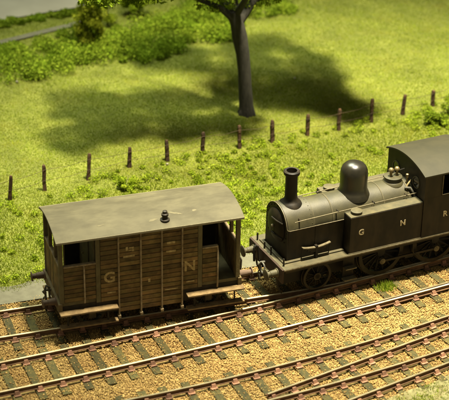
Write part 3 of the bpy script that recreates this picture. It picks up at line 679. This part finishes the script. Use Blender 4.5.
# wheels, axle guards, springs
for wx_ in (1.15, 4.85):
    for s in (-1, 1):
        wheel(van, wx_, s*.755, .46, 8, s)
        ag = MB().add([(wx_-.34,s*.90-.015,.70),(wx_+.34,s*.90-.015,.70),(wx_+.10,s*.90-.015,.30),(wx_-.10,s*.90-.015,.30),(wx_-.34,s*.90+.015,.70),(wx_+.34,s*.90+.015,.70),(wx_+.10,s*.90+.015,.30),(wx_-.10,s*.90+.015,.30)],
                      [(0,1,2,3),(7,6,5,4),(0,4,5,1),(1,5,6,2),(2,6,7,3),(3,7,4,0)]).build('axle_guard', 'van_dark', van)
        MB().box(wx_-.11, wx_+.11, min(s*.92, s*1.06), max(s*.92, s*1.06), .36, .58).build('axle_box', 'van_frame', ag, bevel=.02)
    MB().lathe([(.06, -.69), (.06, .69)], (wx_, 0, .46), 'y', 12).build('axle', 'wheel_black', van)
for s in (-1, 1):
    for yy in (-.82, .82): buffer(van, (X0-.06) if s < 0 else (X1+.06), yy, 1.02, s, 'buffer_wood', 'buffer_wood', .44, .15)
    chain(van, ((X0-.06) if s < 0 else (X1+.06), 0, .95), 3 if s < 0 else 2, d=(s, 0))
# vacuum pipe at the left end, pale metal coupling clutter
for s in (-1, 1):
    xb = X0-.06 if s < 0 else X1+.06
    MB().tube([(xb, -.33, .8), (xb+s*.10, -.33, .86), (xb+s*.12, -.33, 1.25), (xb+s*.20, -.33, 1.32), (xb+s*.24, -.33, 1.2), (xb+s*.22, -.33, .75)], .035, 8).build('brake_pipe', 'iron_grey', van, smooth=60)
# lettering and faded painted marks
text_mesh('G', .50, 'lettering', parent=van, loc=(1.69, -1.108, 1.74)); text_mesh('N', .50, 'lettering', parent=van, loc=(4.22, -1.108, 1.73))
def mark(x, z, w, h): MB().box(x-w/2, x+w/2, -1.113, -1.100, z-h/2, z+h/2).build('painted_mark', 'lettering', van)
mark(2.30, 2.40, .36, .07); mark(2.24, 2.66, .07, .13); mark(2.38, 2.68, .15, .05); mark(2.43, 2.60, .06, .09); mark(2.34, 2.60, .09, .035)
mark(3.62, 2.66, .26, .075); mark(3.62, 2.36, .30, .06); mark(2.93, 1.45, .07, .12); mark(1.74, 1.22, .26, .045); mark(4.24, 1.19, .26, .045); mark(3.63, 1.02, .42, .03)

# ------------------------------------------------------------------ locomotive
loco = tag(empty('tank_locomotive', (7.05, -.24, 0), math.radians(7.8)), 'black steam tank locomotive with tall chimney and domed boiler behind the brake van', 'locomotive')
B = lambda mb, n, m, p=loco, **k: mb.build(n, m, p, **k)
PW, TW = 1.18, 1.135
# frames, plate, beams
for s in (-1, 1):
    B(MB().box(.06, 8.55, s*.60-.02, s*.60+.02, .38, 1.19), 'frame', 'wheel_black')
    B(MB().box(.05, 8.55, s*(PW-.04)-.012, s*(PW-.04)+.012, 1.10, 1.188), 'valance', 'loco_black')
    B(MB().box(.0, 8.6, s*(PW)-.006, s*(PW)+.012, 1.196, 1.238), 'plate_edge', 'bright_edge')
B(MB().box(.0, 8.6, -PW+.01, PW-.01, 1.19, 1.25), 'running_plate', 'loco_plate')
bb = B(MB().box(-.06, .0, -PW+.02, PW-.02, .76, 1.245), 'buffer_beam', 'beam_red', bevel=.008)
B(MB().box(8.6, 8.66, -PW+.02, PW-.02, .76, 1.245), 'buffer_beam', 'beam_red', bevel=.008)
for yy in (-.82, .82): buffer(loco, -.06, yy, 1.0, -1, 'loco_plate', 'loco_plate', .42, .19); buffer(loco, 8.66, yy, 1.0, 1, 'loco_plate', 'loco_plate', .42, .19)
chain(loco, (-.06, 0, .95), 3)
B(MB().tube([(-.06, .35, .8), (-.14, .35, .85), (-.16, .35, 1.35), (-.24, .35, 1.42), (-.30, .35, 1.3), (-.28, .35, .85)], .04, 8), 'brake_pipe', 'wheel_black', smooth=60)
ring = [(-.30+.0*math.cos(2*PI*j/18), -.28+.17*math.cos(2*PI*j/18), .93+.19*math.sin(2*PI*j/18)) for j in range(18)]
B(MB().tube(ring, .028, 6, closed=True), 'screw_shackle', 'iron_grey', smooth=60)
for s in (-1, 1):
    B(MB().tube([(-.03, s*.72, .76), (.02, s*.72, .45), (.16, s*.74, .14)], [.035, .03, .025], 6), 'guard_iron', 'wheel_black')
for (ix, iy, ih) in ((.06, -.13, .30), (.10, -.93, .26), (.10, .90, .26), (.06, .32, .24)):
    B(MB().box(ix-.016, ix+.016, iy-.03, iy+.03, 1.25, 1.25+ih), 'lamp_iron', 'loco_black')
# smokebox
ZC, RB, RS = 2.25, .655, .715
def arch(r, zb, yb, n=28, z_side=None):
    p = [(-yb, zb)]; 
    a0 = 0.0
    pts = [(r*math.cos(PI-PI*k/n), ZC+r*math.sin(PI-PI*k/n)) for k in range(n+1)]
    return [(y, z) for y, z in ([(-yb, zb)]+pts+[(yb, zb)])][::-1]
_a = [(y, z) for y, z in arch(RS, 1.25, .735) if z > 2.24]
B(MB().prism_x([(.722, 2.332)]+[(y, z) for y, z in _a if z > 2.333]+[(-.722, 2.332)], .34, 1.28), 'smokebox', 'loco_boiler', smooth=30)
B(MB().box(.34, 1.28, -.737, .737, 1.25, 2.33), 'smokebox_saddle', 'loco_black')
front = B(MB().prism_x(arch(RS+.012, 1.25, .745), .30, .338), 'smokebox_front', 'loco_black', smooth=30)
# pale bead round the front and back along the side sheet
bead = [(.30, .72*math.cos(a), ZC+.72*math.sin(a)) for a in np.linspace(PI*.86, -.02, 26)]
bead = [(.30, -y, z) for _, y, z in bead][::-1]
bead = [(.295, -.728*math.cos(a), ZC+.728*math.sin(a)) for a in np.linspace(PI*.9, .20, 30)]
bead += [(.31, -.742, 2.36), (.38, -.752, 2.335), (2.30, -.752, 2.335)]
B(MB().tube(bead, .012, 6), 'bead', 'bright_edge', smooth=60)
door = B(MB().lathe([(.56, 0), (.56, -.03), (.50, -.06), (.35, -.10), (.15, -.125), (.02, -.13)], (.298, 0, ZC-.02), 'x', 32), 'smokebox_door', 'loco_black', smooth=40)
B(MB().lathe([(.05, -.12), (.05, -.17), (.03, -.19)], (.298, 0, ZC-.02), 'x', 10), 'door_dart', 'bright_edge', door)
B(MB().tube([(.12, 0, ZC-.02), (.11, .05, ZC-.30)], .018, 6), 'door_handle', 'iron_grey', door)
for dz in (-.28, .24): B(MB().tube([(.25, -.50, ZC+dz), (.18, -.2, ZC+dz), (.16, .1, ZC+dz)], .022, 6), 'hinge_strap', 'loco_black', door)
ri = [(.297, .66*math.cos(2*PI*j/40), ZC-.02+.66*math.sin(2*PI*j/40)) for j in range(40)]
for j in range(0, 40, 2):
    if ri[j][2] > 1.7: B(MB().lathe([(.018, 0), (.018, -.02)], ri[j], 'x', 6), 'rivet', 'loco_black', front)
# flat side sheets under the boiler, kerb on the plate around them
for s in (-1, 1):
    B(MB().box(1.29, 2.31, min(s*.70, s*.742), max(s*.70, s*.742), 1.25, 2.33), 'side_sheet', 'loco_black')
    B(MB().box(.20, 2.31, min(s*.75, s*.86), max(s*.75, s*.86), 1.251, 1.30), 'plate_kerb', 'loco_plate', bevel=.01)
B(MB().box(.14, .26, -.86, .86, 1.252, 1.302), 'plate_kerb', 'loco_plate', bevel=.01)
B(MB().box(1.29, 4.9, -.69, .69, 1.26, 1.75), 'boiler_cradle', 'wheel_black')
# leaf springs of the leading axle, carried outside the side sheets
for s in (-1, 1):
    sp = empty('leaf_spring'); sp.parent = loco
    for k in range(4):
        hl = .50-.09*k; rs = []
        for t in np.linspace(-1, 1, 11):
            xx = 1.28+hl*t; zz = 1.63+.075*t*t*(hl/.5)**2-.04*k
            rs.append([(xx, s*.86-.05, zz-.016), (xx, s*.86+.05, zz-.016), (xx, s*.86+.05, zz+.016), (xx, s*.86-.05, zz+.016)])
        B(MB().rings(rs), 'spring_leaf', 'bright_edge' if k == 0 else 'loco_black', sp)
    B(MB().box(1.24, 1.32, s*.86-.06, s*.86+.06, 1.252, 1.70), 'spring_buckle', 'loco_black', sp)
    for xx in (.79, 1.77): B(MB().tube([(xx, s*.86, 1.70), (xx, s*.80, 1.26)], .016, 6), 'spring_link', 'loco_black', sp)
# boiler
boiler = B(MB().lathe([(RB, 1.282), (RB, 5.0)], (0, 0, ZC), 'x', 48), 'boiler', 'loco_boiler', smooth=30)
for bx_ in (1.30, 1.98, 3.86, 4.80):
    B(MB().lathe([(RB+.001, bx_-.025), (RB+.014, bx_-.02), (RB+.014, bx_+.02), (RB+.001, bx_+.025)], (0, 0, ZC), 'x', 48, caps=False), 'boiler_band', 'loco_plate', boiler, smooth=40)
for k in range(14):
    a = PI*(.08+.84*k/13); B(MB().lathe([(.016, 0), (.012, .014)], (1.20, RS*math.cos(a), ZC+RS*math.sin(a)-.004), 'z', 6), 'rivet', 'loco_boiler', front)
ZT = ZC+RS
ch = B(MB().lathe([(.40, -.13), (.37, -.04), (.29, .02), (.225, .09), (.20, .18), (.195, .5), (.19, .92), (.20, .93), (.25, .955), (.265, 1.0), (.26, 1.06), (.225, 1.085), (.17, 1.08), (.155, .85)], (.77, 0, ZT), 'z', 32), 'chimney', 'loco_black', smooth=40)
ZB = ZC+RB
dome = B(MB().lathe([(.56, -.22), (.54, -.10), (.49, -.03), (.45, .05), (.44, .2), (.445, .58), (.43, .70), (.385, .82), (.30, .91), (.18, .965), (.06, .985), (.005, .988)], (3.03, 0, ZB), 'z', 40), 'dome', 'loco_gloss', smooth=50)
sv = B(MB().lathe([(.36, -.09), (.33, 0), (.28, .04), (.27, .12), (.30, .14), (.30, .17), (.2, .19)], (4.50, 0, ZB), 'z', 28), 'safety_valve', 'loco_boiler', smooth=40)
for dx in (-.10, .12):
    B(MB().lathe([(.06, .18), (.045, .2), (.045, .34), (.085, .37), (.09, .42), (.06, .47), (.02, .49)], (4.50+dx, -.02, ZB), 'z', 14), 'valve_column', 'brass', sv, smooth=50)
B(MB().tube([(4.36, -.02, ZB+.30), (4.9, -.02, ZB+.36)], .02, 6), 'valve_lever', 'loco_black', sv)
B(MB().lathe([(.03, -.05), (.03, .18), (.05, .20), (.05, .32), (.02, .34)], (4.88, -.25, ZB-.05), 'z', 10), 'whistle', 'brass', smooth=40)
B(MB().tube([(4.70, -.42, 2.80), (4.86, -.50, 2.80), (4.95, -.62, 2.62), (4.97, -.66, 2.5)], .045, 8), 'injector_pipe', 'iron_grey', smooth=60)
B(MB().tube([(4.98, -.33, 2.98), (4.80, -.40, 2.86), (4.74, -.46, 2.74)], .035, 8), 'steam_pipe', 'brass', smooth=60)
for s in (-1, 1):
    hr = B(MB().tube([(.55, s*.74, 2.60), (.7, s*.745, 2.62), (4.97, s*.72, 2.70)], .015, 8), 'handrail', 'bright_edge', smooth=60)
    for kx in (.75, 2.1, 3.4, 4.6): B(MB().tube([(kx, s*.60, 2.615+.018*kx), (kx, s*.745, 2.615+.018*kx)], .026, 6), 'handrail_knob', 'loco_black', hr)
# side tanks
for s in (-1, 1):
    y0, y1 = min(s*.69, s*TW), max(s*.69, s*TW)
    tk = B(MB().box(2.33, 4.99, y0, y1, 1.252, 2.545), 'side_tank', 'loco_black', bevel=.015)
    B(MB().box(2.34, 4.98, y0+.01, y1-.01, 2.547, 2.565), 'tank_top', 'loco_plate', tk)
    B(MB().lathe([(.17, 0), (.17, .06), (.19, .065), (.19, .09), (.12, .11)], (2.66, s*.90, 2.566), 'z', 20), 'filler_lid', 'loco_plate', tk, smooth=40)
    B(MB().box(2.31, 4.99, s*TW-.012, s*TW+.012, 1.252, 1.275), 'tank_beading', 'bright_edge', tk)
# cab
def croof(y): return 3.50+.26*(1-(y/1.2)**2)
arcp = [(y, croof(y)-.06) for y in np.linspace(-TW+.02, TW-.02, 21)]
cabf = B(MB().prism_x([(-TW+.02, 2.57), (TW-.02, 2.57)]+arcp[::-1], 5.0, 5.04), 'cab_front', 'loco_black')
for s in (-1, 1):
    B(MB().lathe([(.17, -.02), (.205, -.02), (.205, .0), (.17, .0)], (4.998, s*.62, 3.03), 'x', 24, caps=False), 'window_rim', 'loco_plate', cabf)
    B(MB().lathe([(.172, -.004), (.172, -.001)], (4.998, s*.62, 3.03), 'x', 24), 'window_pane', 'glass_dark', cabf)
    y0, y1 = s*TW-.02, s*TW+.02
    sd = B(MB().box(4.995, 7.2, y0, y1, 1.252, 2.66), 'cab_side', 'loco_black')
    B(MB().box(5.0, 5.64, y0, y1, 2.662, 3.50), 'cab_side', 'loco_black'); B(MB().box(6.55, 7.1, y0, y1, 2.662, 3.50), 'cab_side', 'loco_black')
    B(MB().box(5.641, 6.549, y0+.002, y1-.002, 3.40, 3.50), 'cab_side', 'loco_black')
    B(MB().tube([(5.66, s*(TW+.03), 3.40), (5.66, s*(TW+.03), 2.70), (6.53, s*(TW+.03), 2.70), (6.53, s*(TW+.03), 3.40)], .02, 6), 'cutout_beading', 'bright_edge', sd)
prof_t = [(y, croof(y)) for y in np.linspace(-1.21, 1.21, 25)]
rf = B(MB().prism_x([(y, z-.05) for y, z in prof_t]+[(y, z) for y, z in prof_t[::-1]], 4.93, 7.22), 'cab_roof', 'loco_roof', smooth=30)
B(MB().box(7.06, 7.1, -TW+.03, TW-.03, 1.255, 3.45), 'cab_back', 'loco_black')
B(MB().box(5.06, 7.05, -1.08, 1.08, 1.252, 1.35), 'cab_floor', 'van_dark')
B(MB().lathe([(.62, 5.045), (.62, 5.5)], (0, 0, ZC+.05), 'x', 28), 'firebox_back', 'wheel_black')
bk = B(MB().box(7.21, 8.5, -TW, TW, 1.252, 2.75), 'bunker', 'loco_black', bevel=.02)
B(MB().box(7.3, 8.4, -TW+.1, TW-.1, 2.752, 2.83), 'coal', 'wheel_black', bk)
# wheels and motion
for s in (-1, 1):
    wheel(loco, 1.40, s*.755, .50, 10, s)
    for wx_ in (3.73, 5.78): wheel(loco, wx_, s*.755, .84, 16, s)
    wheel(loco, 7.75, s*.755, .50, 10, s)
    rod = B(MB().box(3.60, 5.90, s*.91-.03, s*.91+.03, .525, .605), 'coupling_rod', 'tyre_steel', bevel=.01)
    for wx_ in (3.73, 5.78): B(MB().lathe([(.10, -.05), (.10, .05), (.06, s*.06)], (wx_, s*.91, .565), 'y', 16), 'crank_boss', 'bright_edge', rod, smooth=40)
    for sx_ in (2.46, 7.3):
        stp = B(MB().box(sx_-.20, sx_+.20, min(s*.90, s*.925), max(s*.90, s*.925), .26, 1.188), 'step_plate', 'loco_black')
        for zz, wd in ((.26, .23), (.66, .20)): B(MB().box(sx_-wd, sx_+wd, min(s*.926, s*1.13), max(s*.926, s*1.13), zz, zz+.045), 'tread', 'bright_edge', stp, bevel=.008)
    B(MB().tube([(4.80, s*1.02, 1.19), (4.80, s*1.02, .80), (4.86, s*1.0, .62), (5.02, s*.98, .50)], .02, 6), 'sand_pipe', 'tyre_steel', smooth=60)
    B(MB().box(4.62, 4.95, min(s*.83, s*.87), max(s*.83, s*.87), .42, .50), 'brake_hanger', 'wheel_black')
    B(MB().tube([(2.80, s*1.0, 1.19), (2.80, s*1.0, .85), (2.86, s*.98, .62), (3.0, s*.95, .45)], .02, 6), 'sand_pipe', 'tyre_steel', smooth=60)
for wx_, r_ in ((1.40, .5), (3.73, .84), (5.78, .84), (7.75, .5)): B(MB().lathe([(.08, -.69), (.08, .69)], (wx_, 0, r_), 'y', 12), 'axle', 'wheel_black')
B(MB().lathe([(.13, 0), (.13, .06), (.06, .08)], (1.40, -.83, .5), 'y', 12), 'axle_cap', 'tyre_steel')
for lx, c_ in ((2.74, 'G'), (4.27, 'N'), (5.85, 'R')):
    text_mesh(c_, .27, 'loco_letter', parent=loco, loc=(lx, -TW-(.004 if lx < 5 else .024), 1.96))
